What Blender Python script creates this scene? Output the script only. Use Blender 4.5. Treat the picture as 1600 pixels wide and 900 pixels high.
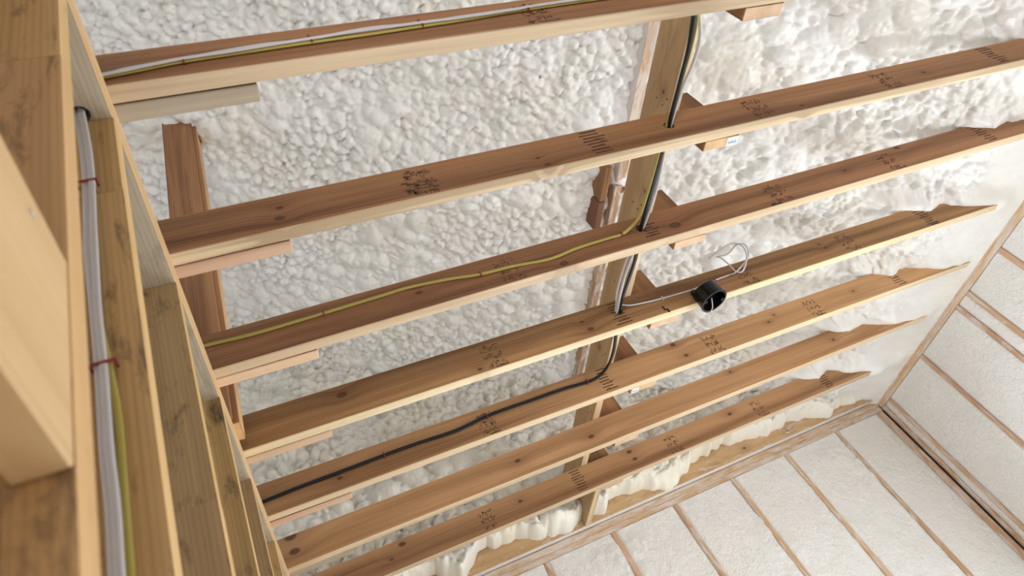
import bpy, bmesh, math, random
import numpy as np
from mathutils import Matrix, Vector

for o in list(bpy.data.objects):
    bpy.data.objects.remove(o)
SC = bpy.context.scene
COL = SC.collection
H = 2.44                      # floor to underside of the ceiling joists; modelled with joist bottoms at z=0, lifted at the end

# ------------------------------------------------------------------ camera
F_PX = 1071.5
CAM_R = [[0.90020701, -0.06423342, -0.43069874], [-0.25789529, 0.71831181, -0.64615645], [0.35088083, 0.69274974, 0.63006384]]
CAM_C = (0.0, -1.07921, -1.37633)
cam_d = bpy.data.cameras.new('camera'); cam = bpy.data.objects.new('camera', cam_d); COL.objects.link(cam)
cam_d.sensor_width = 36.0; cam_d.lens = F_PX / 1600 * 36.0; cam_d.clip_start = 0.02
r_, d_, f_ = [Vector(v) for v in CAM_R]
m3 = Matrix((r_, -d_, -f_)).transposed()
cam.matrix_world = Matrix.Translation(CAM_C) @ m3.to_4x4()
cam_d.dof.use_dof = True; cam_d.dof.focus_distance = 3.2; cam_d.dof.aperture_fstop = 5.0
SC.camera = cam

# ------------------------------------------------------------------ world, window and fill light, exposure
W = bpy.data.worlds.new('world'); SC.world = W; W.use_nodes = True
W.node_tree.nodes['Background'].inputs[0].default_value = (0.75, 0.86, 1.0, 1)
W.node_tree.nodes['Background'].inputs[1].default_value = 1.0
SC.view_settings.view_transform = 'Standard'; SC.view_settings.look = 'None'
SC.view_settings.gamma = 1.0; SC.view_settings.use_curve_mapping = False
SC.view_settings.exposure = 0.55

def area(name, loc, target, sx, sy, power, col):
    l = bpy.data.lights.new(name, 'AREA'); l.shape = 'RECTANGLE'; l.size = sx; l.size_y = sy; l.energy = power; l.color = col
    o = bpy.data.objects.new(name, l); COL.objects.link(o)
    o.location = loc; dv = Vector(target) - Vector(loc)
    o.rotation_euler = dv.to_track_quat('-Z', 'Y').to_euler()
    return o
# daylight through a window in the right-hand wall and one low in the far wall
WIN_R = (-0.90, 1.10, -2.25, -1.25)          # y0,y1,z0,z1 on the right wall
WIN_B = (0.80, 2.75, -2.10, -1.20)           # x0,x1,z0,z1 low in the far wall, below the picture
XL_ = -4.4
area('fill_light_rear', (-0.6, -3.66, -1.45), (-0.5, -2.66, -1.75), 1.5, 1.7, 75, (0.95, 0.975, 1.0))  # unseen fill lamp, added behind the camera to brighten the near stud faces
RC = ((WIN_R[0] + WIN_R[1]) / 2, (WIN_R[2] + WIN_R[3]) / 2); BC_ = ((WIN_B[0] + WIN_B[1]) / 2, (WIN_B[2] + WIN_B[3]) / 2)
# sky light comes in from above, so the openings send most of it down onto the floor
area('daylight_right_window', (3.72, RC[0], RC[1]), (2.72, RC[0], RC[1] + 0.05), WIN_R[3] - WIN_R[2], WIN_R[1] - WIN_R[0], 112, (0.93, 0.975, 1.0))
area('daylight_far_window', (BC_[0], 2.60, BC_[1]), (BC_[0], 1.60, BC_[1] - 0.5), WIN_B[1] - WIN_B[0], WIN_B[3] - WIN_B[2], 62, (0.82, 0.92, 1.0))
area('fill_light_next_room', (XL_ + .02, 0.4, -1.2), (XL_ + 1.0, 0.4, -1.75), 1.2, 2.4, 55, (0.90, 0.96, 1.0))  # unseen fill lamp, added in the next room to lighten the left foam

# ------------------------------------------------------------------ node helpers
class NT:
    def __init__(s, name):
        s.m = bpy.data.materials.new(name); s.m.use_nodes = True; s.t = s.m.node_tree
        s.b = s.t.nodes['Principled BSDF']
    def n(s, typ, **kw):
        nd = s.t.nodes.new(typ)
        for k, v in kw.items():
            setattr(nd, k, v)
        return nd
    def lk(s, a, b): s.t.links.new(a, b)
    def setin(s, sock, v):
        if isinstance(v, bpy.types.NodeSocket): s.lk(v, sock)
        else: sock.default_value = v
    def math(s, op, a, b=0.0, c=0.0, clamp=False):
        nd = s.n('ShaderNodeMath', operation=op, use_clamp=clamp)
        s.setin(nd.inputs[0], a); s.setin(nd.inputs[1], b); s.setin(nd.inputs[2], c); return nd.outputs[0]
    def vm(s, op, a, b):
        nd = s.n('ShaderNodeVectorMath', operation=op); s.setin(nd.inputs[0], a); s.setin(nd.inputs[1], b); return nd.outputs[0]
    def noise(s, vec, scale, detail=3.0, rough=0.55, dist=0.0):
        nd = s.n('ShaderNodeTexNoise'); s.lk(vec, nd.inputs['Vector']); nd.inputs['Scale'].default_value = scale
        nd.inputs['Detail'].default_value = detail; nd.inputs['Roughness'].default_value = rough; nd.inputs['Distortion'].default_value = dist
        return nd.outputs['Fac']
    def ramp(s, fac, stops):
        nd = s.n('ShaderNodeValToRGB'); s.lk(fac, nd.inputs[0]); e = nd.color_ramp.elements
        while len(e) < len(stops): e.new(0.5)
        for i, (p, c) in enumerate(stops):
            e[i].position = p; e[i].color = (c, c, c, 1) if not hasattr(c, '__len__') else (*c, 1)
        return nd.outputs[0]
    def mix(s, fac, a, b, mode='MIX'):
        nd = s.n('ShaderNodeMix', data_type='RGBA', blend_type=mode); s.setin(nd.inputs[0], fac)
        s.setin(nd.inputs[6], a if isinstance(a, bpy.types.NodeSocket) else (*a, 1)); s.setin(nd.inputs[7], b if isinstance(b, bpy.types.NodeSocket) else (*b, 1))
        return nd.outputs[2]
    def bump(s, h, strength, dist=0.01):
        nd = s.n('ShaderNodeBump'); s.lk(h, nd.inputs['Height']); nd.inputs['Strength'].default_value = strength; nd.inputs['Distance'].default_value = dist
        s.lk(nd.outputs[0], s.b.inputs['Normal'])

NK = 6
def wood(name, dark, light, lines=0.10, stain=0.0, spray=0.0, knots=True, rough=0.62, stain_col=(0.045, 0.034, 0.026)):
    t = NT(name)
    tc = t.n('ShaderNodeTexCoord'); oi = t.n('ShaderNodeObjectInfo')
    p = tc.outputs['Object']
    off = t.n('ShaderNodeCombineXYZ'); t.lk(t.math('MULTIPLY', oi.outputs['Random'], 41.0), off.inputs[0]); t.lk(t.math('MULTIPLY', oi.outputs['Random'], 7.3), off.inputs[1]); t.lk(t.math('MULTIPLY', oi.outputs['Random'], 3.1), off.inputs[2])
    sx = t.n('ShaderNodeSeparateXYZ'); t.lk(p, sx.inputs[0])
    warp = 0.0; kmask = None; kring = None
    if knots:
        for i in range(NK):
            at = t.n('ShaderNodeAttribute', attribute_type='OBJECT', attribute_name='k%d' % i)
            ks = t.n('ShaderNodeSeparateXYZ'); t.lk(at.outputs['Vector'], ks.inputs[0])
            dx = t.math('MULTIPLY', t.math('SUBTRACT', sx.outputs[0], ks.outputs[0]), 0.62)
            dz = t.math('SUBTRACT', sx.outputs[2], ks.outputs[1])
            d = t.math('SQRT', t.math('ADD', t.math('MULTIPLY', dx, dx), t.math('MULTIPLY', dz, dz)))
            rr = t.math('MAXIMUM', ks.outputs[2], 1e-5)
            q = t.math('DIVIDE', d, rr)
            on = t.math('GREATER_THAN', ks.outputs[2], 1e-4)
            g = t.math('MULTIPLY', t.math('EXPONENT', t.math('MULTIPLY', t.math('MULTIPLY', q, q), -0.10)), on)
            w1 = t.math('MULTIPLY', t.math('MULTIPLY', g, rr), 1.6)
            km = t.math('MULTIPLY', t.math('SUBTRACT', 1.0, q, clamp=True), on)
            km = t.math('MULTIPLY', km, 2.5, clamp=True)
            kc = t.math('MULTIPLY', t.math('MULTIPLY', t.math('SUBTRACT', 0.62, q, clamp=True), 3.0, clamp=True), on)
            if kmask is None: warp, kmask, halo, kcen = w1, km, g, kc
            else: warp, kmask, halo, kcen = t.math('ADD', warp, w1), t.math('MAXIMUM', kmask, km), t.math('MAXIMUM', halo, g), t.math('MAXIMUM', kcen, kc)
    cz = t.n('ShaderNodeCombineXYZ'); t.lk(sx.outputs[0], cz.inputs[0]); t.lk(sx.outputs[1], cz.inputs[1]); t.setin(cz.inputs[2], t.math('ADD', sx.outputs[2], warp))
    base = t.vm('ADD', cz.outputs[0], off.outputs[0])
    s1 = t.vm('MULTIPLY', base, (0.8, 17.0, 17.0)); s2 = t.vm('MULTIPLY', base, (1.6, 90.0, 90.0)); s3 = t.vm('MULTIPLY', base, (0.3, 11.0, 11.0))
    big = t.noise(s1, 1.0, 3, 0.6, 0.8); fine = t.noise(s2, 1.0, 3, 0.6); broad = t.noise(s3, 1.0, 2, 0.5, 0.3)
    wv = t.n('ShaderNodeTexWave', wave_type='BANDS', bands_direction='Z'); t.lk(t.vm('MULTIPLY', base, (0.55, 14.0, 22.0)), wv.inputs['Vector'])
    wv.inputs['Scale'].default_value = 1.6; wv.inputs['Distortion'].default_value = 7.0; wv.inputs['Detail'].default_value = 2.0; wv.inputs['Detail Scale'].default_value = 0.7
    ln = t.math('POWER', wv.outputs['Fac'], 2.0)
    fac = t.math('ADD', t.math('MULTIPLY', big, 0.55), t.math('MULTIPLY', fine, 0.25))
    fac = t.math('ADD', fac, t.math('MULTIPLY', broad, 0.8))
    fac = t.math('SUBTRACT', fac, t.math('MULTIPLY', ln, lines))
    fac = t.ramp(fac, [(0.52, 0.0), (0.92, 1.0)])
    col = t.mix(fac, dark, light)
    # board to board tone
    hs = t.n('ShaderNodeHueSaturation'); t.lk(col, hs.inputs['Color'])
    rnd2 = t.math('FRACT', t.math('MULTIPLY', oi.outputs['Random'], 17.37))
    t.lk(t.math('ADD', 0.90, t.math('MULTIPLY', rnd2, 0.2)), hs.inputs['Value'])
    t.lk(t.math('ADD', 0.493, t.math('MULTIPLY', oi.outputs['Random'], 0.014)), hs.inputs['Hue'])
    col = hs.outputs[0]
    if stain > 0:
        sn = t.noise(t.vm('MULTIPLY', base, (7.0, 22.0, 22.0)), 1.0, 5, 0.7, 0.6)
        sf = t.ramp(sn, [(0.53, 0.0), (0.72, 1.0)])
        col = t.mix(t.math('MULTIPLY', sf, stain), col, stain_col)
    if knots:
        hl = t.math('MULTIPLY', halo, 0.35)
        col = t.mix(hl, col, (0.17, 0.065, 0.03))
        col = t.mix(t.math('MULTIPLY', kmask, 0.75), col, (0.05, 0.018, 0.010))
        col = t.mix(t.math('MULTIPLY', kcen, 0.6), col, (0.15, 0.058, 0.03))
    if spray > 0:
        pn = t.noise(t.vm('MULTIPLY', base, (6.0, 26.0, 26.0)), 1.0, 5, 0.72, 0.5)
        pf = t.ramp(pn, [(0.62 - 0.22 * spray, 0.0), (0.72 - 0.12 * spray, 1.0)])
        col = t.mix(t.math('MULTIPLY', pf, 0.75), col, (0.72, 0.66, 0.62))
    t.lk(col, t.b.inputs['Base Color'])
    t.b.inputs['Roughness'].default_value = rough
    t.b.inputs['Specular IOR Level'].default_value = 0.3
    t.bump(t.math('ADD', fine, t.math('MULTIPLY', big, 0.6)), 0.16, 0.004)
    return t.m

def foam_mat(name, a, b, yellow, bumpscale=55.0, bstr=0.35, bdist=0.012):
    t = NT(name); tc = t.n('ShaderNodeTexCoord'); p = tc.outputs['Object']
    n1 = t.noise(p, 2.3, 4, 0.6); n2 = t.noise(p, 11.0, 4, 0.6); n3 = t.noise(p, bumpscale, 4, 0.6, 0.4); n4 = t.noise(p, bumpscale * 3.1, 3, 0.6)
    col = t.mix(t.ramp(n2, [(0.35, 0.0), (0.7, 1.0)]), a, b)
    col = t.mix(t.math('MULTIPLY', t.ramp(n1, [(0.50, 0.0), (0.72, 1.0)]), 0.7), col, yellow)
    t.lk(col, t.b.inputs['Base Color']); t.b.inputs['Roughness'].default_value = 0.34; t.b.inputs['Specular IOR Level'].default_value = 0.5
    t.b.inputs['Subsurface Weight'].default_value = 0.0
    t.bump(t.math('ADD', n3, t.math('MULTIPLY', n4, 0.4)), bstr, bdist)
    return t.m

def plain(name, col, rough=0.5, metal=0.0, spec=0.4, var=0.08, scale=40.0):
    t = NT(name); tc = t.n('ShaderNodeTexCoord'); n = t.noise(tc.outputs['Object'], scale, 3)
    c2 = tuple(max(0, c * (1 - var)) for c in col); t.lk(t.mix(n, c2, col), t.b.inputs['Base Color'])
    t.b.inputs['Roughness'].default_value = rough; t.b.inputs['Metallic'].default_value = metal; t.b.inputs['Specular IOR Level'].default_value = spec
    return t.m

M_FACE = wood('warm_shaded_fir_face', (0.135, 0.058, 0.025), (0.45, 0.228, 0.102))  # warmer flat-grain wood, with some shade of the wide faces in the colour
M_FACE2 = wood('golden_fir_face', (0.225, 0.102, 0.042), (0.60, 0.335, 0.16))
M_EDGE = wood('pale_lit_fir_edge', (0.55, 0.395, 0.235), (0.76, 0.59, 0.39))  # pale sapwood, with some light on the undersides put into the colour
M_EDGE_G = wood('grainy_lit_fir_edge', (0.40, 0.29, 0.175), (0.75, 0.59, 0.395), lines=0.42)
M_EDGE2 = wood('pink_fir_edge', (0.52, 0.32, 0.20), (0.70, 0.47, 0.315))
M_GREY = wood('weathered_grey_edge', (0.26, 0.21, 0.155), (0.42, 0.35, 0.26))
M_TAN = wood('tan_beam_face', (0.38, 0.235, 0.11), (0.54, 0.35, 0.175), stain=0.25)
M_STUD = wood('yellowed_stud_face', (0.37, 0.215, 0.085), (0.66, 0.42, 0.19), stain=0.9)
M_STUD_G = wood('mould_stained_stud_face', (0.27, 0.165, 0.078), (0.46, 0.305, 0.155), stain=0.95)
M_STUD_E = wood('honey_stud_edge', (0.52, 0.31, 0.125), (0.70, 0.45, 0.20), stain=0.15)
M_PLATE = wood('grey_plate_underside', (0.36, 0.29, 0.20), (0.56, 0.47, 0.34), stain=0.35)
M_PLATE_E = wood('honey_plate_edge', (0.56, 0.36, 0.16), (0.74, 0.50, 0.25), stain=0.1)
M_BLOCK = wood('clear_pine_blocking', (0.52, 0.33, 0.155), (0.68, 0.46, 0.24), knots=False)
M_WSTUD = wood('foam_smeared_stud', (0.42, 0.25, 0.14), (0.58, 0.37, 0.23), spray=0.75, knots=False)
M_WPLATE = wood('foam_smeared_plate', (0.46, 0.26, 0.125), (0.64, 0.40, 0.215), spray=1.1, knots=False)
M_ENDJ = wood('overspray_end_joist', (0.44, 0.26, 0.12), (0.62, 0.41, 0.21), stain=0.4, spray=0.25)
M_ENDJ_E = wood('overspray_joist_edge', (0.62, 0.56, 0.54), (0.80, 0.76, 0.74), spray=0.9, knots=False)
M_RED = wood('red_cedar_scab', (0.16, 0.06, 0.035), (0.26, 0.11, 0.06), knots=False)
M_FOAM = foam_mat('roof_spray_foam', (0.83, 0.81, 0.785), (0.88, 0.87, 0.85), (0.82, 0.77, 0.68), 70.0, 0.16, 0.006)
M_FOAMG = foam_mat('gable_spray_foam', (0.86, 0.825, 0.74), (0.90, 0.875, 0.81), (0.85, 0.775, 0.60), 60.0, 0.16, 0.006)
M_FOAMW = foam_mat('trimmed_wall_foam', (0.78, 0.76, 0.73), (0.83, 0.81, 0.785), (0.79, 0.75, 0.68), 38.0, 0.6, 0.02)
M_WHITE = plain('white_cable_jacket', (0.62, 0.59, 0.60), 0.38)
M_YEL = plain('yellow_cable_jacket', (0.46, 0.38, 0.085), 0.38)
M_BLK = plain('black_cable_jacket', (0.007, 0.008, 0.010), 0.42, spec=0.35)
M_BOX = plain('black_plastic', (0.004, 0.004, 0.005), 0.22, spec=0.35)
M_STAPLE = plain('red_staple_insulator', (0.26, 0.035, 0.045), 0.45)
M_INK = plain('faded_ink', (0.125, 0.066, 0.035), 0.8, var=0.5, scale=160.0)
M_INKD = plain('dark_ink', (0.060, 0.034, 0.021), 0.8, var=0.5, scale=160.0)
M_TAG = plain('white_paper_tag', (0.72, 0.76, 0.84), 0.5)
M_TAGI = plain('blue_tag_print', (0.17, 0.25, 0.48), 0.5)
M_PLY = plain('plywood_subfloor', (0.66, 0.61, 0.545), 0.7, var=0.2, scale=6.0)
M_SHEATH = plain('wall_sheathing', (0.62, 0.56, 0.48), 0.8, var=0.2, scale=8.0)
M_WFRAME = plain('white_window_vinyl', (0.8, 0.8, 0.8), 0.4)
M_NAIL = plain('bright_nail', (0.75, 0.72, 0.70), 0.3, 0.6)

# ------------------------------------------------------------------ object helpers
def mw(o):
    return (mw(o.parent) @ o.matrix_basis) if o.parent else o.matrix_basis.copy()
def link(name, me, parent=None, world=None):
    o = bpy.data.objects.new(name, me); COL.objects.link(o)
    if world is None: world = Matrix.Identity(4)
    if parent is not None:
        o.parent = parent; o.matrix_basis = mw(parent).inverted() @ world
    else: o.matrix_basis = world
    return o
def tag(o, label=None, cat=None, group=None, kind=None):
    if label: o['label'] = label
    if cat: o['category'] = cat
    if group: o['group'] = group
    if kind: o['kind'] = kind
    return o
def empty(name, loc): return link(name, None, None, Matrix.Translation(loc))
def frame(a, b, wdir):
    a, b, z = Vector(a), Vector(b), Vector(wdir)
    x = (b - a).normalized(); z = (z - x * z.dot(x)).normalized(); y = z.cross(x)
    m = Matrix((x, y, z)).transposed().to_4x4(); m.translation = a
    return m, (b - a).length
def board(name, a, b, wdir, w, t, mats, parent=None, holes=(), bev=0.0025, cut=None):
    """a-b centreline, w along wdir (local z), t along local y. mats = (wide face, narrow edge, end). holes = (x along, z, radius)"""
    m, L = frame(a, b, wdir)
    bm = bmesh.new()
    ret = bmesh.ops.create_cube(bm, size=1.0)
    for v in bm.verts:
        v.co = Vector(((v.co.x + .5) * L, v.co.y * t, v.co.z * w))
    bmesh.ops.bevel(bm, geom=list(bm.edges), offset=bev, segments=1, affect='EDGES')
    bm.normal_update()
    for f in bm.faces:
        n = f.normal
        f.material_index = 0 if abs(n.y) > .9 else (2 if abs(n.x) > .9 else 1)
    me = bpy.data.meshes.new(name); bm.to_mesh(me); bm.free()
    mt = list(mats) + [mats[0]] * (3 - len(mats))
    for k in mt: me.materials.append(k)
    o = link(name, me, parent, m)
    if holes:
        for (hx, hz, hr) in holes:
            cb = bmesh.new(); bmesh.ops.create_cone(cb, cap_ends=True, segments=20, radius1=hr, radius2=hr, depth=t * 3, matrix=Matrix.Translation((hx, 0, hz)) @ Matrix.Rotation(math.pi / 2, 4, 'X'))
            cm = bpy.data.meshes.new('cut'); cb.to_mesh(cm); cb.free(); cm.materials.append(M_RED)
            co = bpy.data.objects.new('cut', cm); COL.objects.link(co); co.matrix_basis = mw(o)
            md = o.modifiers.new('hole', 'BOOLEAN'); md.operation = 'DIFFERENCE'; md.object = co; md.solver = 'EXACT'
            bpy.context.view_layer.update()
            dg = bpy.context.evaluated_depsgraph_get()
            nm = bpy.data.meshes.new_from_object(o.evaluated_get(dg)); o.modifiers.clear()
            nm.name = name; o.data = nm
            bpy.data.objects.remove(co)
    return o
def grid_mesh(name, P, mats, parent=None, smooth=True, flip=False, world=None):
    """P: (n,m,3) numpy"""
    n, m = P.shape[:2]
    idx = np.arange(n * m).reshape(n, m)
    q = np.stack([idx[:-1, :-1], idx[1:, :-1], idx[1:, 1:], idx[:-1, 1:]], -1).reshape(-1, 4)
    if flip: q = q[:, ::-1]
    me = bpy.data.meshes.new(name)
    me.vertices.add(n * m); me.vertices.foreach_set('co', P.reshape(-1).astype(np.float32))
    nq = len(q); me.loops.add(nq * 4); me.polygons.add(nq)
    me.loops.foreach_set('vertex_index', q.reshape(-1).astype(np.int32))
    me.polygons.foreach_set('loop_start', np.arange(0, nq * 4, 4, dtype=np.int32))
    me.polygons.foreach_set('use_smooth', np.full(nq, smooth))
    me.update(calc_edges=True); me.validate()
    for k in mats: me.materials.append(k)
    return link(name, me, parent, world)
def boxes_mesh(name, boxes, mats, parent=None, world=None):
    """boxes: (cx,cy,cz,sx,sy,sz,slot)"""
    bm = bmesh.new()
    for b in boxes:
        r = bmesh.ops.create_cube(bm, size=1.0, matrix=Matrix.Translation(b[:3]) @ Matrix.Diagonal((b[3], b[4], b[5], 1)))
        if len(b) > 6:
            for v in r['verts']:
                for f in v.link_faces: f.material_index = b[6]
    me = bpy.data.meshes.new(name); bm.to_mesh(me); bm.free()
    for k in mats: me.materials.append(k)
    return link(name, me, parent, world)
def catmull(pts, sub=8):
    pts = [Vector(p) for p in pts]; out = []
    P = [pts[0] * 2 - pts[1]] + pts + [pts[-1] * 2 - pts[-2]]
    for i in range(1, len(P) - 2):
        a, b, c, d = P[i - 1:i + 3]
        for k in range(sub):
            t = k / sub
            out.append(0.5 * ((2 * b) + (c - a) * t + (2 * a - 5 * b + 4 * c - d) * t * t + (3 * b - a - 3 * c + d) * t ** 3))
    out.append(pts[-1]); return out
def cable(name, pts, nrm, wide, thin, mat, parent=None, sub=8, seg=10):
    """swept flat oval: 'thin' measured along nrm, 'wide' across"""
    path = catmull(pts, sub); n = len(path); rings = []
    nrm = Vector(nrm)
    for i, p in enumerate(path):
        tg = (path[min(i + 1, n - 1)] - path[max(i - 1, 0)]).normalized()
        s = tg.cross(nrm)
        if s.length < 1e-3: s = tg.orthogonal()
        s.normalize(); u = s.cross(tg).normalized()
        rings.append([p + s * (math.cos(a) * wide / 2) + u * (math.sin(a) * thin / 2) for a in [2 * math.pi * k / seg for k in range(seg)]])
    bm = bmesh.new(); vs = [[bm.verts.new(v) for v in r] for r in rings]
    for i in range(n - 1):
        for k in range(seg):
            f = bm.faces.new((vs[i][k], vs[i][(k + 1) % seg], vs[i + 1][(k + 1) % seg], vs[i + 1][k])); f.smooth = True
    bm.faces.new(vs[0][::-1]); bm.faces.new(vs[-1])
    bmesh.ops.recalc_face_normals(bm, faces=bm.faces)
    me = bpy.data.meshes.new(name); bm.to_mesh(me); bm.free(); me.materials.append(mat)
    return link(name, me, parent)
def staple(parent, p, along, nrm, span, high, mat=None):
    m, _ = frame(Vector(p), Vector(p) + Vector(along), nrm)     # x along cable, z out of the wood, y across
    s = span / 2
    return boxes_mesh('staple', [(0, 0, high, .0035, span + .004, .003), (0, s, high / 2, .003, .003, high), (0, -s, high / 2, .003, .003, high)], [mat or M_STAPLE], parent, m)

# ------------------------------------------------------------------ noise for the foam
def hash2(i, j, s):
    h = (i.astype(np.int64) * 374761393 + j.astype(np.int64) * 668265263 + s * 1274126177) & 0xffffffff
    h = ((h ^ (h >> 13)) * 1274126177) & 0xffffffff
    return ((h ^ (h >> 16)) & 0xffffff) / float(0xffffff)
def vnoise(u, v, cell, seed):
    x, y = u / cell, v / cell; i, j = np.floor(x), np.floor(y); fx, fy = x - i, y - j
    fx, fy = fx * fx * (3 - 2 * fx), fy * fy * (3 - 2 * fy)
    g = lambda a, b: hash2(i + a, j + b, seed)
    return (g(0, 0) * (1 - fx) + g(1, 0) * fx) * (1 - fy) + (g(0, 1) * (1 - fx) + g(1, 1) * fx) * fy
def domes(u, v, cell, seed, rad=0.85):
    """bubbly relief: rounded domes of uneven height that meet in creases, 0..1"""
    x, y = u / cell, v / cell; i, j = np.floor(x), np.floor(y); best = np.zeros_like(x)
    for a in (-1, 0, 1):
        for b in (-1, 0, 1):
            ii, jj = i + a, j + b
            px, py = ii + .1 + .8 * hash2(ii, jj, seed), jj + .1 + .8 * hash2(ii, jj, seed + 7)
            r = rad * (.65 + .6 * hash2(ii, jj, seed + 13)); hh = .5 + .5 * hash2(ii, jj, seed + 29)
            d2 = ((x - px) ** 2 + (y - py) ** 2) / (r * r)
            best = np.maximum(best, hh * np.sqrt(np.clip(1 - d2, 0, 1)))
    return best
def popcorn(u, v, seed):
    wu = u + .03 * (vnoise(u, v, .11, seed + 50) - .5) + .010 * (vnoise(u, v, .035, seed + 53) - .5); wv = v + .03 * (vnoise(u, v, .11, seed + 51) - .5) + .010 * (vnoise(u, v, .035, seed + 54) - .5)
    m = np.clip((vnoise(u, v, .38, seed + 3) - .28) * 2.2, 0, 1)          # patches of coarse and fine relief
    big = domes(wu, wv, .125, seed); mid = domes(wu, wv, .074, seed + 1); md2 = domes(wu, wv, .050, seed + 9); sm = domes(wu, wv, .034, seed + 2); ti = domes(wu, wv, .020, seed + 4)
    return 1.7 * (np.maximum(np.maximum(.058 * big * (.35 + .8 * m), .050 * mid * (.75 + .3 * m)), .012 + .040 * md2) + (.004 + .011 * (1 - m)) * sm + .0045 * ti)

# ------------------------------------------------------------------ the setting
S = 0.415264
DEV = {1: .00068, 2: .00325, 3: .00508, 4: -.01055, 5: -.0079, 6: .0068, 7: .00263}
SKW = {1: -.00501, 2: -.0057, 3: -.01109, 4: .00306, 5: .00525, 6: -.003, 7: .0004}
def yj(k, x=0.0): return (k - 2) * S + DEV.get(k, 0) + SKW.get(k, 0) * x
XR = 3.66; YF = 2.55; XL = -4.4; YB = -3.7; PX = -0.135
T = .038; D = .14
def zroof(x):
    x = np.asarray(x, float)
    z = .1 + .5 * (3.3 - x)
    lo = .178 - .33 * (x - 3.15)
    return np.where(x > 3.15, lo, z)

def struct(name, boxes, mats): return tag(boxes_mesh(name, boxes, mats), kind='structure')
def span(x0, x1, y0, y1, z0, z1, slot=0): return ((x0 + x1) / 2, (y0 + y1) / 2, (z0 + z1) / 2, x1 - x0, y1 - y0, z1 - z0, slot)
tag(struct('floor', [span(XL - .2, XR + .2, YB - .2, YF + .3, -H - .05, -H)], [M_PLY]), 'plywood subfloor of the unfinished room')
struct('wall_rear', [span(XL, XR + .15, YB - .15, YB, -H, 2.2)], [M_FOAMW])
struct('wall_outer_left', [span(XL - .15, XL, YB - .15, YF + .2, -H, .2)], [M_FOAMW])
struct('fill_door_1', [span(x_, x_ + .06, YB, YB + .02, -H, -.5) for x_ in (-1.41, -.63, .15)] + [span(-1.41, .21, YB, YB + .02, -.5, -.44)], [M_WFRAME])  # unseen door frame, added to go with the rear fill lamp
struct('fill_window_3', [span(XL, XL + .012, y_, y_ + .06, -1.8, -.6) for y_ in (-.86, .37, 1.6)] + [span(XL, XL + .012, -.86, 1.66, z_, z_ + .06) for z_ in (-1.86, -.6)], [M_WFRAME])  # unseen window frame, added around the next-room fill lamp
a = WIN_B
for nm, bx in (('window_1', [span(XR, XR + .06, WIN_R[0] + e0, WIN_R[0] + e1, WIN_R[2], WIN_R[3]) for e0, e1 in ((0, .05), (WIN_R[1] - WIN_R[0] - .05, WIN_R[1] - WIN_R[0]), (.975, 1.025))] + [span(XR, XR + .06, WIN_R[0], WIN_R[1], z, z + .05) for z in (WIN_R[2], WIN_R[3] - .05)]),
               ('window_2', [span(a[0] + e, a[0] + e + .05, YF + .07, YF + .12, a[2], a[3]) for e in (0, .95, a[1] - a[0] - .05)] + [span(a[0], a[1], YF + .07, YF + .12, z, z + .05) for z in (a[2], a[3] - .05)])):
    struct(nm, bx, [M_WFRAME])

# --- roof underside: spray foam between rafters ('ceiling')
def roof_patch():
    xs = np.arange(-.72, XR + .05, .0062); ys = np.arange(-.62, 2.56, .0062)
    X, Y = np.meshgrid(xs, ys, indexing='ij'); Uu = X * 1.118
    h = popcorn(Uu * 1.28, Y * 1.28, 11) * .85
    right = np.clip((X - 1.75) / .5, 0, 1)
    soft = popcorn(Uu * 1.05 + 9, Y * 1.35, 77) * .85
    h = h * (1 - right) + soft * right
    sm = np.clip((X - 3.28) / .2, 0, 1); sm = sm * sm * (3 - 2 * sm)     # smooth fillet down to the eave plate
    h = h * (1 - .90 * sm) + sm * .012
    h += .03 * (vnoise(X, Y, .5, 5) - .5) * (1 - sm)
    for k in range(0, 8):                                                 # foam swelling over the rafter beside each joist
        rf = np.exp(-((Y - yj(k, 3.1) - .07) / .05) ** 2)
        wob = vnoise(X, Y * 0 + k, .12, 90 + k)
        h += rf * np.clip((X - 2.4) / .6, 0, 1) * (1 - np.clip((X - 3.35) / .3, 0, 1)) * (.045 + .03 * wob)
    nx, nz = -.447, -.894
    keep = 1 - np.clip((X - 3.4) / .26, 0, 1)
    Z = zroof(X) + .03 * keep - .012 * (1 - keep) + nz * h
    for k in range(1, 8):                                                 # lumps that swallow the joist ends
        sh = {1: .2, 2: .14, 3: .12, 4: .03, 5: .03, 6: -.04, 7: -.08}[k]
        wob = vnoise(X, Y * 0 + 3 * k, .09, 190 + k) - .5
        tgt = np.interp(X - sh, [2.7, 2.92, 3.02, 3.10, 3.20, 3.30, 3.42, 3.5], [.40, .18, .115, .085, .112, .06, .012, -.012]) + .035 * wob
        w = np.exp(-np.abs((Y - yj(k, 3.1) - .012) / .062) ** 2.6)
        Z = Z - w * np.maximum(0, Z - tgt) * np.clip((X - sh - 2.72) / .15, 0, 1)
    return np.stack([X + nx * h * keep, Y, Z], -1)
ceil = grid_mesh('ceiling', roof_patch(), [M_FOAM], flip=True)
tag(ceil, 'bumpy white spray foam on the roof underside above the joists', kind='structure')
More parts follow.
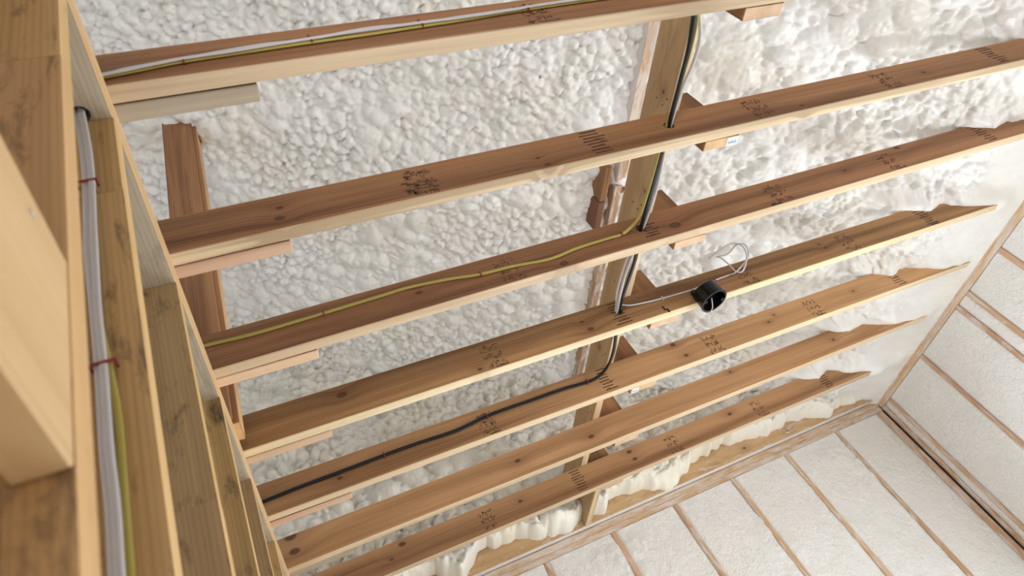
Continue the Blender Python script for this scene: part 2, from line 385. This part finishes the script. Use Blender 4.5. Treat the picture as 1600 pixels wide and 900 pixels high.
# the rest of the roof that closes the attic (other slope, part behind the camera)
zr0 = float(zroof(-.7)) + .03
def slab_quads(name, quads, mat):
    bm = bmesh.new()
    for q in quads: bm.faces.new([bm.verts.new(v) for v in q])
    r = bmesh.ops.solidify(bm, geom=list(bm.faces), thickness=0.12)
    me = bpy.data.meshes.new(name); bm.to_mesh(me); bm.free(); me.materials.append(mat); return tag(link(name, me), kind='structure')
zl = zr0 - .5 * (-.7 - XL)
slab_quads('ceiling_other_slope', [[(-.7, YB, zr0 + .02), (-.7, YF + .1, zr0 + .02), (XL, YF + .1, zl), (XL, YB, zl)]], M_FOAM)
slab_quads('ceiling_rear', [[(XR + .1, YB, .0), (XR + .1, -.6, .0), (-.7, -.6, zr0 + .02), (-.7, YB, zr0 + .02)]], M_FOAM)
struct('roof_deck', [((1.48), .6, 1.0 + .2, 5.2, 4.2, .02)], [M_SHEATH]).matrix_basis = Matrix.Translation((1.48, 0, 1.35)) @ Matrix.Rotation(math.atan(.5), 4, 'Y') @ Matrix.Translation((-1.48, 0, -1.2))

# --- far wall: gable end
wall_far = tag(boxes_mesh('wall_far', [span(XL, a[0], YF + .115, YF + .15, -H, .0), span(a[1], XR + .15, YF + .115, YF + .15, -H, .0), span(a[0], a[1], YF + .115, YF + .15, a[3], .0), span(a[0], a[1], YF + .115, YF + .15, -H, a[2]), span(XL, XR + .15, YF + .115, YF + .15, 0, 2.25)], [M_SHEATH]), 'far gable wall of studs with trimmed white foam between them', kind='structure')
for z0 in (0, -T):
    board('top_plate', (XL, YF + .0575 + (.004 if z0 else 0), z0 - T / 2), (XR, YF + .0575 + (.004 if z0 else 0), z0 - T / 2), (0, 1, 0), .115, T, (M_WPLATE, M_WPLATE), wall_far)
SX = [1.515 + .4275 * i for i in range(-4, 5)]
SX = [x for x in SX if x < 3.4]
SX2 = [x for x in SX] + [3.622]
def vert_stud(name, x, y, z0, z1, wdir, w, t, mats, parent): return board(name, (x, y, z1), (x, y, z0), wdir, w, t, mats, parent)
rng = random.Random(5)
for x in SX2:
    vert_stud('stud', x, YF + .057 - .002, WIN_B[3] if WIN_B[0] - .02 < x < WIN_B[1] + .02 else -H, -2 * T, (0, 1, 0), .115, T * (.84 if x < 3.6 else 1.3), (M_WSTUD, M_WSTUD), wall_far)
def wall_panel(parent, axis, c, a0, a1, z0, z1, seed, into, rough=1.0, res=.0125):
    us = np.arange(a0, a1 + res / 2, (a1 - a0) / max(2, round((a1 - a0) / res))); zs = np.arange(z0, z1, res); zs = np.append(zs, z1)
    U_, Z_ = np.meshgrid(us, zs, indexing='ij')
    h = .006 * (vnoise(U_, Z_, .25, seed) - .5) + rough * (.004 * (vnoise(U_ * 2.2 + Z_ * .7, Z_, .03, seed + 1) - .5) + .004 * domes(U_, Z_, .045, seed + 2) * np.clip(vnoise(U_, Z_, .3, seed + 4) * 2 - .6, 0, 1) + .012 * domes(U_, Z_, .03, seed + 6) * np.clip(vnoise(U_, Z_, .2, seed + 8) * 6 - 4.6, 0, 1))
    e = np.minimum(np.minimum(U_ - a0, a1 - U_) / .012, 1); h = h - .006 * (1 - e)
    if axis == 'x': P = np.stack([U_, c + into * -h, Z_], -1)
    else: P = np.stack([c + into * -h, U_, Z_], -1)
    return grid_mesh('foam_panel', P, [M_FOAMW], parent, flip=(axis == 'x'))
edges = [XL] + SX2
hw = T / 2 * .84
for i in range(len(SX)):
    if i == 0: continue
    wall_panel(wall_far, 'x', YF + .003, SX[i - 1] + hw, SX[i] - hw, WIN_B[3] if SX[i] > WIN_B[0] and SX[i - 1] < WIN_B[1] else -1.9, -2 * T - .002, 100 + i * 11, 1, 1.2)
wall_panel(wall_far, 'x', YF + .003, SX[-1] + hw, 3.622 - .025, -1.9, -2 * T - .002, 300, 1, .4)
boxes_mesh('lower_foam', [span(XL, XR, YF + .006, YF + .11, -H, WIN_B[2]), span(XL, SX[0], YF + .006, YF + .11, -1.9, -.08)], [M_FOAMW], wall_far)

# --- right-hand eave wall
a = WIN_R
wall_right = tag(boxes_mesh('wall_right', [span(XR + .115, XR + .15, a[1], YF + .15, -H, .3), span(XR + .115, XR + .15, YB, a[0], -H, .3), span(XR + .115, XR + .15, a[0], a[1], a[3], .3), span(XR + .115, XR + .15, a[0], a[1], -H, a[2]),
    span(XR + .01, XR + .12, YB, a[0], -H, -.06), span(XR + .01, XR + .12, a[0], .70, a[3], -.06), span(XR + .01, XR + .12, a[0], a[1], -H, a[2])], [M_FOAMW]), 'right eave wall of studs with smooth white foam between them', kind='structure')
for z0 in (0, -T * .8):
    board('top_plate', (XR + .0575, YB, z0 - T * .4), (XR + .0575, YF, z0 - T * .4), (1, 0, 0), .115, T * .8, (M_WPLATE, M_WPLATE), wall_right)
SY = [.70, 1.133, 1.455, 1.568, 2.003, 2.447, YF - .02]
for y in SY:
    vert_stud('stud', XR + .057 - .002, y, WIN_R[3] if y < WIN_R[1] + .02 else -H, -.062, (1, 0, 0), .115, T * .8, (M_WSTUD, M_WSTUD), wall_right)
for i in range(len(SY) - 1):
    wall_panel(wall_right, 'y', XR + .003, SY[i] + .016, SY[i + 1] - .016, WIN_R[3] if SY[i] < WIN_R[1] else -1.9, -.064, 500 + i * 13, 1, .35)
boxes_mesh('lower_foam', [span(XR + .006, XR + .11, WIN_R[1], YF, -H, -1.88)], [M_FOAMW], wall_right)

# --- left partition: open stud wall with double top plate
wall_left = tag(empty('wall_left', (PX - .07, 0, -H)), 'open stud partition close to the camera on the left', kind='structure')
for i, zc in enumerate((-T / 2, -T * 1.5)):
    board('top_plate', (PX - .07, YB, zc), (PX - .07, YF, zc), (1, 0, 0), .14, T - .0006, (M_PLATE, M_PLATE_E), wall_left, holes=((-.405 - YB, .0205, .017),) if i else ())
board('bottom_plate', (PX - .07, YB, -H + T / 2), (PX - .07, YF, -H + T / 2), (1, 0, 0), .14, T, (M_PLATE, M_PLATE_E), wall_left)
STUDS = [(-1.22, -1.0, M_STUD, M_STUD), (-.86, -.9, M_STUD, M_STUD), (-.65, -.384, M_STUD, M_STUD), (-.39, -.309, M_STUD, M_STUD), (.024, -.652, M_STUD_G, M_STUD_G), (.447, -.9, M_STUD, M_STUD_G), (.86, -.5, M_STUD_G, M_STUD), (1.275, -.75, M_STUD, M_STUD_G), (1.69, -.9, M_STUD_G, M_STUD), (2.10, -.6, M_STUD, M_STUD)]
for (y, zj, ma, mb) in STUDS:
    up = board('stud', (PX - .07, y + T / 2, -2 * T), (PX - .07, y + T / 2, zj), (1, 0, 0), .14, T, (ma, M_STUD_E), wall_left, bev=.0003)
    board('lower_segment', (PX - .0695, y + T / 2 + .0006, zj - .0004), (PX - .0695, y + T / 2 + .0006, -H + T), (1, 0, 0), .14, T, (mb, M_STUD_E), up, bev=.0003)
blk = board('blocking', (PX - T / 2, -.822, -.924), (PX - T / 2, -.651, -.924), (0, 0, 1), .222, T, (M_BLOCK, M_BLOCK), wall_left, bev=.002)
boxes_mesh('nail_head', [(0, 0, 0, .003, .006, .006)], [M_NAIL], blk, Matrix.Translation((PX + .0005, -.727, -.842)))

# ------------------------------------------------------------------ ceiling joists
INFO = {
 1: dict(label='nearest ceiling joist at the top, carrying stapled white and yellow cables', kn=[(1.2, .06, .008)], st=[(.80, 'B')], hole=True, edge=M_EDGE_G),
 2: dict(label='second ceiling joist from the top, one black cable hole and no cables along it', kn=[(.13, .084, .007), (.122, .043, .010), (.843, .055, .006), (.855, .017, .008), (2.426, .058, .008), (1.809, .025, .007)], st=[(.501, 'C'), (1.046, 'A'), (1.655, 'B'), (2.239, 'B'), (2.825, 'A')], hole=True, edge=M_EDGE_G),
 3: dict(label='third ceiling joist from the top, carrying a single yellow cable', kn=[(.481, .071, .009), (.964, .02, .012), (1.428, .047, .017), (2.279, .081, .007), (1.87, .085, .006), (2.62, .125, .012)], st=[(.784, 'B'), (1.33, 'a'), (1.916, 'B'), (2.511, 'B'), (3.09, 'A')], hole=True, edge=M_EDGE),
 4: dict(label='fourth ceiling joist from the top, holding the black round box', kn=[(.202, .097, .014), (1.133, .085, .007), (1.146, .04, .011), (2.375, .098, .007), (2.387, .07, .007), (.678, .02, .007)], st=[(.749, 'B'), (1.292, 'A'), (1.92, 'B'), (2.514, 'B'), (3.03, 'A')], hole=True, edge=M_EDGE),
 5: dict(label='fifth ceiling joist from the top, carrying the thick black cable', kn=[(.136, .051, .008), (1.705, .124, .011), (1.726, .048, .009), (2.232, .068, .007), (2.289, .096, .006), (2.8, .073, .006)], st=[(.744, 'B'), (1.306, 'A'), (1.886, 'B'), (2.515, 'B'), (3.10, 'A')], hole=False, edge=M_EDGE),
 6: dict(label='sixth ceiling joist from the top, bare, without stamps, with round knots', kn=[(-.093, .064, .017), (-.095, .131, .019), (.922, .081, .011), (1.302, .06, .012), (2.184, .116, .007), (2.877, .073, .008)], st=[], hole=False, edge=M_EDGE),
 7: dict(label='seventh ceiling joist from the top, bare and stamped, nearest the far wall', kn=[(.359, .112, .014), (.972, .087, .009), (1.64, .112, .012), (1.645, .063, .011), (2.314, .095, .011), (.29, .06, .006)], st=[(.784, 'B'), (1.306, 'A'), (1.895, 'B'), (2.5, 'B'), (3.02, 'A')], hole=False, edge=M_EDGE)}
X0 = PX - .14; X1 = 3.64
HOLES = {1: (1.30, .075), 2: (1.309, .074), 3: (1.302, .078), 4: (1.296, .078)}
def stamp(parent, kind, x, k, seed):
    """ink print on the near face: 'A' bars, 'B' and 'C' illegible smudged grade marks"""
    g = random.Random(seed); bx = []
    if kind in 'Aa':
        zs = [.018 + .0155 * i for i in range(8)] if kind == 'A' else [.03 + .014 * i for i in range(5)]
        for i, z in enumerate(zs):
            w = .075 * g.uniform(.6, 1); bx.append((g.uniform(-.008, .008), 0, z, w, .0006, .0042))
            if g.random() < .4: bx.append((g.uniform(-.03, .03), 0, z + .005, .02, .0006, .002))
    else:
        rows = 3
        for c0, n in ((.022, 6), (.060, 7), (.098, 6)):
            for cx in (-.022, .018):
                for i in range(n * 2):
                    px = cx + g.uniform(-.018, .018); pz = c0 + g.uniform(-.013, .013)
                    if g.random() < .5: bx.append((px, 0, pz, g.uniform(.004, .014), .0006, .0022))
                    else: bx.append((px, 0, pz, .0025, .0006, g.uniform(.005, .012)))
        if kind == 'C':
            for i in range(45): bx.append((g.uniform(-.05, .03), 0, g.uniform(.015, .12), g.uniform(.006, .02), .0006, g.uniform(.002, .006)))
        if g.random() < .6: bx.append((.012, 0, .009, .05, .0006, .004))
    bx = [(x + b[0], yj(k, x) - .0002, b[2], *b[3:]) for b in bx]
    return boxes_mesh('grade_stamp', bx, [M_INKD if kind in 'Aa' else M_INK], parent)
JO = {}
for k in range(1, 8):
    inf = INFO[k]
    A = (X0, yj(k, X0) + T / 2, D / 2); B = (X1, yj(k, X1) + T / 2, D / 2)
    hs = ()
    if inf['hole']: hx, hz = HOLES[k]; hs = ((hx - X0, hz - D / 2, .0175),)
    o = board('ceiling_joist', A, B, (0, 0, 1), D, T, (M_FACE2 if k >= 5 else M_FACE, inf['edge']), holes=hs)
    for i, (kx, kz, kr) in enumerate(inf['kn'][:NK]): o['k%d' % i] = (kx - X0, kz - D / 2, kr)
    tag(o, inf['label'], 'joist', 'ceiling joists in a row')
    for i, (sx, kd) in enumerate(inf['st']): stamp(o, kd, sx, k, k * 31 + i)
    JO[k] = o
for k, x_, z_, w_, h_ in ((3, 1.862, .007, .055, .006), (3, 1.852, .011, .016, .012), (4, 1.476, .026, .008, .022), (4, 1.486, .010, .010, .020), (4, 3.03, .008, .05, .007)):
    boxes_mesh('pitch_streak', [(x_, yj(k, x_) - .0003, z_, w_, .0008, h_)], [M_BLK], JO[k])
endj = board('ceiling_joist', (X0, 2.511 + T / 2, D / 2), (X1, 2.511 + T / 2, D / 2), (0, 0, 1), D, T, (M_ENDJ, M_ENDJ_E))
tag(endj, 'end joist lying on the far wall plate, half buried in foam', 'joist', 'ceiling joists in a row')
for i, (kx, kz, kr) in enumerate([(2.02, .04, .010), (2.55, .05, .009), (2.9, .045, .008), (1.55, .07, .006)]): endj['k%d' % i] = (kx - X0, kz - D / 2, kr)

# joists of the neighbouring span, lapped past the partition on the far side of each joist
LAPLBL = {1: 'grey weathered lapped joist end behind the topmost joist', 2: 'lapped joist end nailed behind the second joist from the top', 3: 'lapped joist end nailed behind the joist with the yellow cable', 4: 'lapped joist end nailed behind the joist holding the black box', 5: 'lapped joist end nailed behind the joist with the black cable', 6: 'lapped joist end nailed behind the bare unstamped joist', 7: 'lapped joist end behind the joist nearest the far wall'}
LAPX = {1: .131, 2: .132, 3: .144, 4: .136, 5: .163, 6: .127, 7: .13}
for k in range(1, 8):
    y = yj(k) + T + T / 2 + .003 + (.004 if k == 5 else 0)
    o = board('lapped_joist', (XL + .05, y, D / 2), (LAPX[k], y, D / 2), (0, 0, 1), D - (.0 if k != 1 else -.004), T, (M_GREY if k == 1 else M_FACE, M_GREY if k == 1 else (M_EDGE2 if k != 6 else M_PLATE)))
    tag(o, LAPLBL[k], 'joist', 'lapped joist ends over the partition')

# ------------------------------------------------------------------ strongback, hanger blocks, blocking
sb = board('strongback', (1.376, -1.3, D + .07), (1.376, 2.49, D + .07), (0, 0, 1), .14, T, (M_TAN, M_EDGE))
tag(sb, 'tan board on edge running across the joist tops beside the cables', 'beam')
for i, (kx, kz, kr) in enumerate([(1.25, -.02, .006), (1.62, -.045, .004), (2.1, -.04, .005), (2.5, .0, .005)]): sb['k%d' % i] = (kx, kz, kr)
nb = [(y, z) for k in range(2, 8) for (y, z) in ((yj(k) - .04, .165), (yj(k) - .012, .18), (yj(k) - .02, .215))]
boxes_mesh('nail_hole', [(1.3565, y, z, .001, .005, .005) for y, z in nb], [M_INKD], sb)['kind'] = 'stuff'
HL = {1: 'hanger block below the topmost joist at the upper edge', 2: 'hanger block with a pale blue tag at its right end', 3: 'hanger block behind the joist with the yellow cable', 4: 'hanger block behind the joist holding the black box', 5: 'hanger block with a small white tag at its left end', 6: 'hanger block behind the bare unstamped joist', 7: 'hanger block behind the joist nearest the far wall'}
for k in range(1, 8):
    y = yj(k, 1.4) + T + T / 2 + .0015
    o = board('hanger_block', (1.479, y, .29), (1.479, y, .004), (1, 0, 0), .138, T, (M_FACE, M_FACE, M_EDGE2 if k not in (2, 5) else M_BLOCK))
    tag(o, HL[k], 'block', 'hanger blocks beside the strongback')
    if k in (2, 5):
        cx = 1.522 if k == 2 else 1.434; w = .046 if k == 2 else .036
        boxes_mesh('paper_tag', [(cx, y + .001, .003, w, .031, .0008, 0)] + [(cx + (i - 2.5) * w / 7.5, y + .003 + .002 * (i % 2), .0024, w / 15, .012 - .004 * (i % 2), .0006, 1) for i in range(6)], [M_TAG, M_TAGI], o)
        # print lines above the bars
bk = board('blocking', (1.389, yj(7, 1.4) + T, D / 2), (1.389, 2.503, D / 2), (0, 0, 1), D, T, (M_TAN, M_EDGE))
tag(bk, 'short block between the last joist and the far wall', 'block')

# ------------------------------------------------------------------ purlin and scabs under the roof foam
p1 = board('purlin', (1.755, -1.3, .835), (1.755, .80, .835), (0, 0, 1), .07, .052, (M_ENDJ_E, M_WPLATE)); tag(p1, 'foam crusted purlin under the roof between the first joists', 'purlin')
p2 = board('purlin', (1.742, .815, .835), (1.742, 2.40, .835), (0, 0, 1), .09, .042, (M_WSTUD, M_WSTUD)); tag(p2, 'pinkish purlin under the roof continuing towards the far wall', 'purlin')
s1 = board('scab_board', (1.672, .70, .845), (1.672, .895, .845), (0, 0, 1), .09, .036, (M_FACE, M_FACE)); tag(s1, 'short brown scab board beside the purlin joint', 'board')
s2 = board('scab_board', (1.668, .90, .842), (1.668, 1.07, .842), (0, 0, 1), .085, .036, (M_RED, M_RED)); tag(s2, 'short dark red scab board beside the purlin joint', 'board')
s3 = board('purlin_strut', (1.80, .86, .85), (1.80, .90, .85), (0, 0, 1), .05, .05, (M_EDGE2, M_RED)); tag(s3, 'small wood block between purlin and strongback', 'block')

# ------------------------------------------------------------------ roof brace standing on the partition
br = empty('roof_brace', (-.17, .67, .0)); tag(br, 'leaning brown roof brace standing on the left partition', 'brace')
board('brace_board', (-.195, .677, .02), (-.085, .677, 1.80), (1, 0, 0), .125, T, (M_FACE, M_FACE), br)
board('brace_flange', (-.135, .715, .0), (-.022, .715, 1.86), (0, 1, 0), .09, T, (M_STUD_E, M_FACE), br)

# ------------------------------------------------------------------ gable foam over the end joist
def gable_patch():
    xs = np.arange(-1.0, XR + .02, .0065); ts = np.linspace(0, 1, 260)
    X, Tt = np.meshgrid(xs, ts, indexing='ij')
    low = .085 + .035 * (vnoise(X, X * 0, .16, 400) - .5) * 2 + .03 * (vnoise(X, X * 0, .045, 401) - .5) - .022 * domes(X, X * 0 + .02, .06, 410)
    low = low - .062 * np.exp(-((X - 1.27) / .10) ** 2) - .05 * np.exp(-((X - 1.50) / .05) ** 2) - .065 * np.exp(-((X - 1.98) / .13) ** 2) - .05 * np.exp(-((X - .62) / .06) ** 2) + .02 * np.clip((X - 2.1) / .4, 0, 1)
    low = low - .07 * np.clip((X - 3.0) / .35, 0, 1)
    top = zroof(X) + .06
    Z = low + (top - low) * Tt ** 1.25
    dz = Z - low
    h = popcorn((X + 3) * 1.15, Z * 1.15, 201) * 1.15 + .035 * domes(X, Z, .13, 230) + .012 * (vnoise(X, Z, .3, 231) - .5)
    drip = domes(X, Z * .55, .052, 420) * np.exp(-(dz / .09) ** 2)
    h = h + .03 * np.exp(-((X - 1.27) / .09) ** 2 - ((Z - .06) / .06) ** 2)
    roll = np.sqrt(np.clip(1 - np.clip(1 - dz / .05, 0, 1) ** 2, 0, 1))   # rounded lower lip
    ff = np.clip((X - 3.1) / .35, 0, 1); thin = np.exp(-((X - 1.98) / .12) ** 2) * np.exp(-(dz / .07) ** 2)
    h = h * (1 - .8 * ff) * (1 - .85 * thin)
    Yy = 2.513 - roll * (.016 + h) - .028 * drip * np.clip(dz / .012, 0, 1) * (1 - .9 * ff) * (1 - .8 * thin)
    return np.stack([X, Yy, Z], -1)
gf = grid_mesh('gable_foam_1', gable_patch(), [M_FOAMG], flip=True); tag(gf, 'lumpy cream spray foam on the gable above the far wall', kind='structure')

# ------------------------------------------------------------------ cables
UPY = (0, -1, 0)
def shift(pts, dx=0, dy=0, dz=0): return [(p[0] + dx, p[1] + dy, p[2] + dz) for p in pts]
J1W = [(-.22, -.4195, .025), (-.136, -.4195, .033), (-.094, -.4195, .046), (.006, -.421, .055), (.15, -.424, .070), (.261, -.422, .066), (.392, -.425, .081), (.51, -.4225, .071), (.61, -.425, .076), (.743, -.424, .079), (.80, -.4235, .080), (.95, -.4245, .083)]
def on_face(k, pts, off): return [(x, yj(k, x) - off, z) for x, z in pts]
c = cable('white_cable', on_face(1, [(p[0], p[2] + .005) for p in J1W] + [(1.15, .086), (1.29, .083)], .0045), UPY, .0105, .006, M_WHITE)
tag(c, 'upper white cable stapled along the topmost joist', 'cable', 'cables on the topmost joist')
for x, z in ((.006, .055), (.261, .066), (.51, .070), (.78, .078)): staple(c, (x, yj(1, x), z), (1, 0, .05), UPY, .026, .010)
J1W2 = [(-.22, .018), (-.136, .028), (-.06, .040), (.006, .049), (.10, .052), (.18, .057), (.261, .061), (.36, .066), (.51, .066), (.62, .065), (.743, .070), (.80, .075), (.95, .078), (1.15, .079), (1.29, .077)]
c = cable('white_cable', on_face(1, J1W2, .0105), UPY, .0105, .006, M_WHITE); tag(c, 'lower white cable stapled along the topmost joist', 'cable', 'cables on the topmost joist')
c = cable('yellow_cable', on_face(1, [(-.22, .02), (-.1, .034), (.004, .048), (.146, .053), (.258, .0555), (.385, .056), (.504, .060), (.62, .064), (.737, .072), (.95, .078), (1.15, .076), (1.285, .074)], .0045), UPY, .0095, .006, M_YEL)
tag(c, 'yellow cable under the white ones along the topmost joist', 'cable', 'cables on the topmost joist')

YC = [(1.30, -.42, .072), (1.304, -.377, .072), (1.322, -.30, .079), (1.322, -.2, .079), (1.312, -.06, .078), (1.303, .0, .077), (1.300, .05, .077), (1.297, .18, .078), (1.292, .30, .08), (1.284, .36, .083), (1.262, .392, .083), (1.217, .3975, .071), (1.162, .399, .070), (1.033, .4, .065), (.928, .401, .052), (.797, .403, .066), (.686, .404, .071), (.584, .405, .088), (.462, .406, .100), (.378, .407, .098), (.19, .409, .092), (-.004, .411, .088), (-.125, .413, .094), (-.24, .413, .1)]
YC = [p if i < 11 else (p[0], yj(3, p[0]) - .0045, p[2]) for i, p in enumerate(YC)]
c = cable('yellow_cable', YC, (.4, -1, 0), .0115, .0065, M_YEL); tag(c, 'yellow cable turning off the strongback along the third joist', 'cable')
for x, z in ((1.217, .071), (.686, .071), (.19, .092)): staple(c, (x, yj(3, x), z), (1, 0, 0), UPY, .015, .010)
BC = [(1.296, -.43, .075), (1.298, -.37, .075), (1.312, -.26, .076), (1.312, -.17, .076), (1.310, -.08, .075), (1.309, 0, .074), (1.307, .1, .075), (1.307, .25, .077), (1.304, .36, .078), (1.304, .42, .078), (1.314, .545, .079), (1.309, .633, .079), (1.301, .73, .079), (1.296, .84, .078), (1.303, .90, .078), (1.316, .99, .079), (1.325, 1.08, .082), (1.322, 1.16, .086), (1.296, 1.218, .088)]
BC += [(x, yj(5, x) - .0065, z) for x, z in ((1.238, .084), (1.11, .091), (.95, .091), (.868, .092), (.751, .089), (.603, .073), (.46, .077), (.315, .076), (.128, .070), (-.002, .068), (-.129, .062), (-.24, .06))]
c = cable('black_cable', BC, (0, -1, .2), .0150, .0125, M_BLK, seg=12); tag(c, 'thick black cable through the joists and along the fifth joist', 'cable')
for x, z in ((1.222, .084), (.751, .089), (.315, .076)): staple(c, (x, yj(5, x), z), (1, 0, 0), UPY, .019, .0145)
WC = [(1.306, -.43, .08), (1.318, -.36, .08), (1.345, -.275, .078), (1.343, -.198, .077), (1.325, -.121, .076), (1.316, -.03, .074), (1.3165, .02, .074), (1.319, .101, .075), (1.325, .227, .075), (1.319, .33, .075), (1.311, .40, .076), (1.308, .45, .078), (1.293, .534, .077), (1.283, .62, .077), (1.281, .719, .077), (1.286, .80, .0775), (1.287, .855, .0775)]
c = cable('white_cable', WC, (1, 0, .3), .0115, .007, M_WHITE); tag(c, 'white cable beside the black cable along the strongback', 'cable')
c = cable('grey_cable', [(p[0] + (.013 if p[1] < -.1 else -.007 if p[1] > .45 else .004), p[1], p[2] + (.012 if p[1] > .45 else .014)) if -.36 < p[1] < .8 and not (-.05 < p[1] < .05) and not (.38 < p[1] < .46) else (p[0] - .002, p[1], p[2] + .0085) for p in WC], (1, 0, .3), .009, .006, M_WHITE)
tag(c, 'thin pale cable tucked behind the white one by the strongback', 'cable')
f4 = lambda x, off: yj(4, x) - off
LW = [(1.292, f4(1.29, -.02), .083), (1.300, f4(1.3, .012), .094), (1.325, f4(1.33, .008), .098), (1.356, f4(1.36, .005), .087), (1.42, f4(1.42, .005), .078), (1.5, f4(1.5, .005), .072), (1.60, f4(1.6, .005), .068), (1.662, f4(1.66, .005), .068), (1.769, f4(1.77, .005), .079), (1.835, f4(1.83, .015), .075)]
LOOP = [(1.853, .06), (1.94, .099), (1.979, .137), (1.992, .180), (1.961, .193), (1.899, .168), (1.855, .172), (1.849, .176), (1.861, .158), (1.861, .112), (1.856, .063), (1.878, .050), (1.929, .09), (1.962, .134), (1.969, .181), (1.937, .207), (1.873, .191), (1.799, .171)]
offs = [.040, .046, .05, .052, .050, .040, .032, .030, .030, .034, .04, .045, .050, .055, .056, .052, .046, .04]
LW += [(x, f4(x, o_), z) for (x, z), o_ in zip(LOOP, offs)]
c = cable('white_wire', LW, (.2, -1, .1), .0075, .005, M_WHITE); tag(c, 'thin white wire ending in a loose loop above the black box', 'wire')
for x, z in ((1.5, .072), (1.769, .079)): staple(c, (x, f4(x, 0), z), (1, 0, .05), UPY, .012, .009, M_STAPLE if x > 1.6 else M_WHITE)
wy = -.39
LC = [(-.186, -.405, .01), (-.187, -.405, -.05), (-.184, -.403, -.114), (-.181, -.399, -.20), (-.181, -.3965, -.288), (-.183, -.398, -.39), (-.184, -.399, -.477), (-.182, -.398, -.587), (-.181, -.3965, -.694), (-.181, -.398, -.822), (-.179, -.399, -.905), (-.180, -.399, -1.0), (-.181, -.397, -1.3), (-.18, -.397, -1.9), (-.18, -.397, -2.38)]
c = cable('white_cable', shift(LC, -.005), (0, -1, 0), .0105, .0062, M_WHITE); tag(c, 'left white cable running down the stud near the camera', 'cable', 'cables on the partition stud')
for z, x in ((-.288, -.183), (-.694, -.180)): staple(c, (x, wy, z), (0, 0, 1), UPY, .028, .0135)
c = cable('white_cable', [(p[0] + .0055 - (.004 if p[2] < -.5 else 0), p[1] - .0045, p[2]) for p in LC], (0, -1, 0), .0105, .0062, M_WHITE); tag(c, 'right white cable running down the stud near the camera', 'cable', 'cables on the partition stud')
LYC = [(-.184, -.397, .01), (-.187, -.396, -.1), (-.186, -.3945, -.253), (-.187, -.3945, -.395), (-.186, -.3945, -.56), (-.1755, -.3945, -.694), (-.1705, -.3945, -.777), (-.171, -.3945, -.867), (-.172, -.3945, -.978), (-.175, -.3945, -1.3), (-.176, -.3945, -2.38)]
c = cable('yellow_cable', LYC, (0, -1, 0), .0105, .006, M_YEL); tag(c, 'yellow cable behind the white ones on the near stud', 'cable', 'cables on the partition stud')

# ------------------------------------------------------------------ electrical box
bxr = empty('electrical_box', (1.672, f4(1.67, .023), -.03)); tag(bxr, 'black round plastic ceiling box on the fourth joist', 'electrical box')
def drum():
    cx, cy, r, ri = 1.672, f4(1.67, .024), .056, .051
    bm = bmesh.new(); N = 48; yface = f4(1.67, .001)
    def ring(rad, z, clip): return [bm.verts.new((cx + rad * math.cos(2 * math.pi * i / N), min(cy + rad * math.sin(2 * math.pi * i / N), yface) if clip else cy + rad * math.sin(2 * math.pi * i / N), z)) for i in range(N)]
    R = [ring(.050, .034, True), ring(r, .028, True), ring(r, -.0015, True), ring(r, -.002, False), ring(r, -.030, False), ring(r + .003, -.031, False), ring(r + .003, -.035, False), ring(ri, -.035, False), ring(ri - .002, -.0035, False)]
    for a_, b_ in zip(R[:-1], R[1:]):
        for i in range(N):
            f = bm.faces.new((a_[i], a_[(i + 1) % N], b_[(i + 1) % N], b_[i]))
    bm.faces.new(R[0]); bm.faces.new(R[-1][::-1])
    bmesh.ops.remove_doubles(bm, verts=bm.verts, dist=1e-5)
    bmesh.ops.recalc_face_normals(bm, faces=bm.faces)
    me = bpy.data.meshes.new('box_body'); bm.to_mesh(me); bm.free(); me.materials.append(M_BOX)
    return link('box_body', me, bxr)
drum()
for dx in (-.036, .030):
    boxes_mesh('mounting_tab', [(1.672 + dx, f4(1.67, .010), .041, .020, .016, .022), (1.672 + dx, f4(1.67, .010), .055, .012, .010, .008)], [M_BOX], bxr)
for dx, dy in ((-.043, -.008), (.043, .006)):
    boxes_mesh('screw_boss', [(1.672 + dx, f4(1.67, .024) + dy, -.022, .012, .014, .026)], [M_BOX], bxr)
c = cable('wire_tail', [(1.668, f4(1.67, .03), -.02), (1.662, f4(1.67, .0), -.046), (1.645, f4(1.67, -.02), -.052), (1.615, f4(1.67, -.012), -.048), (1.595, f4(1.67, -.002), -.035)], (0, 0, 1), .0045, .004, M_WHITE); tag(c, 'short grey wire tail hanging out of the black box', 'wire')

# ------------------------------------------------------------------ lift everything so that the floor is at z = 0
for o in list(COL.objects):
    if o.parent is None: o.matrix_basis = Matrix.Translation((0, 0, H)) @ o.matrix_basis
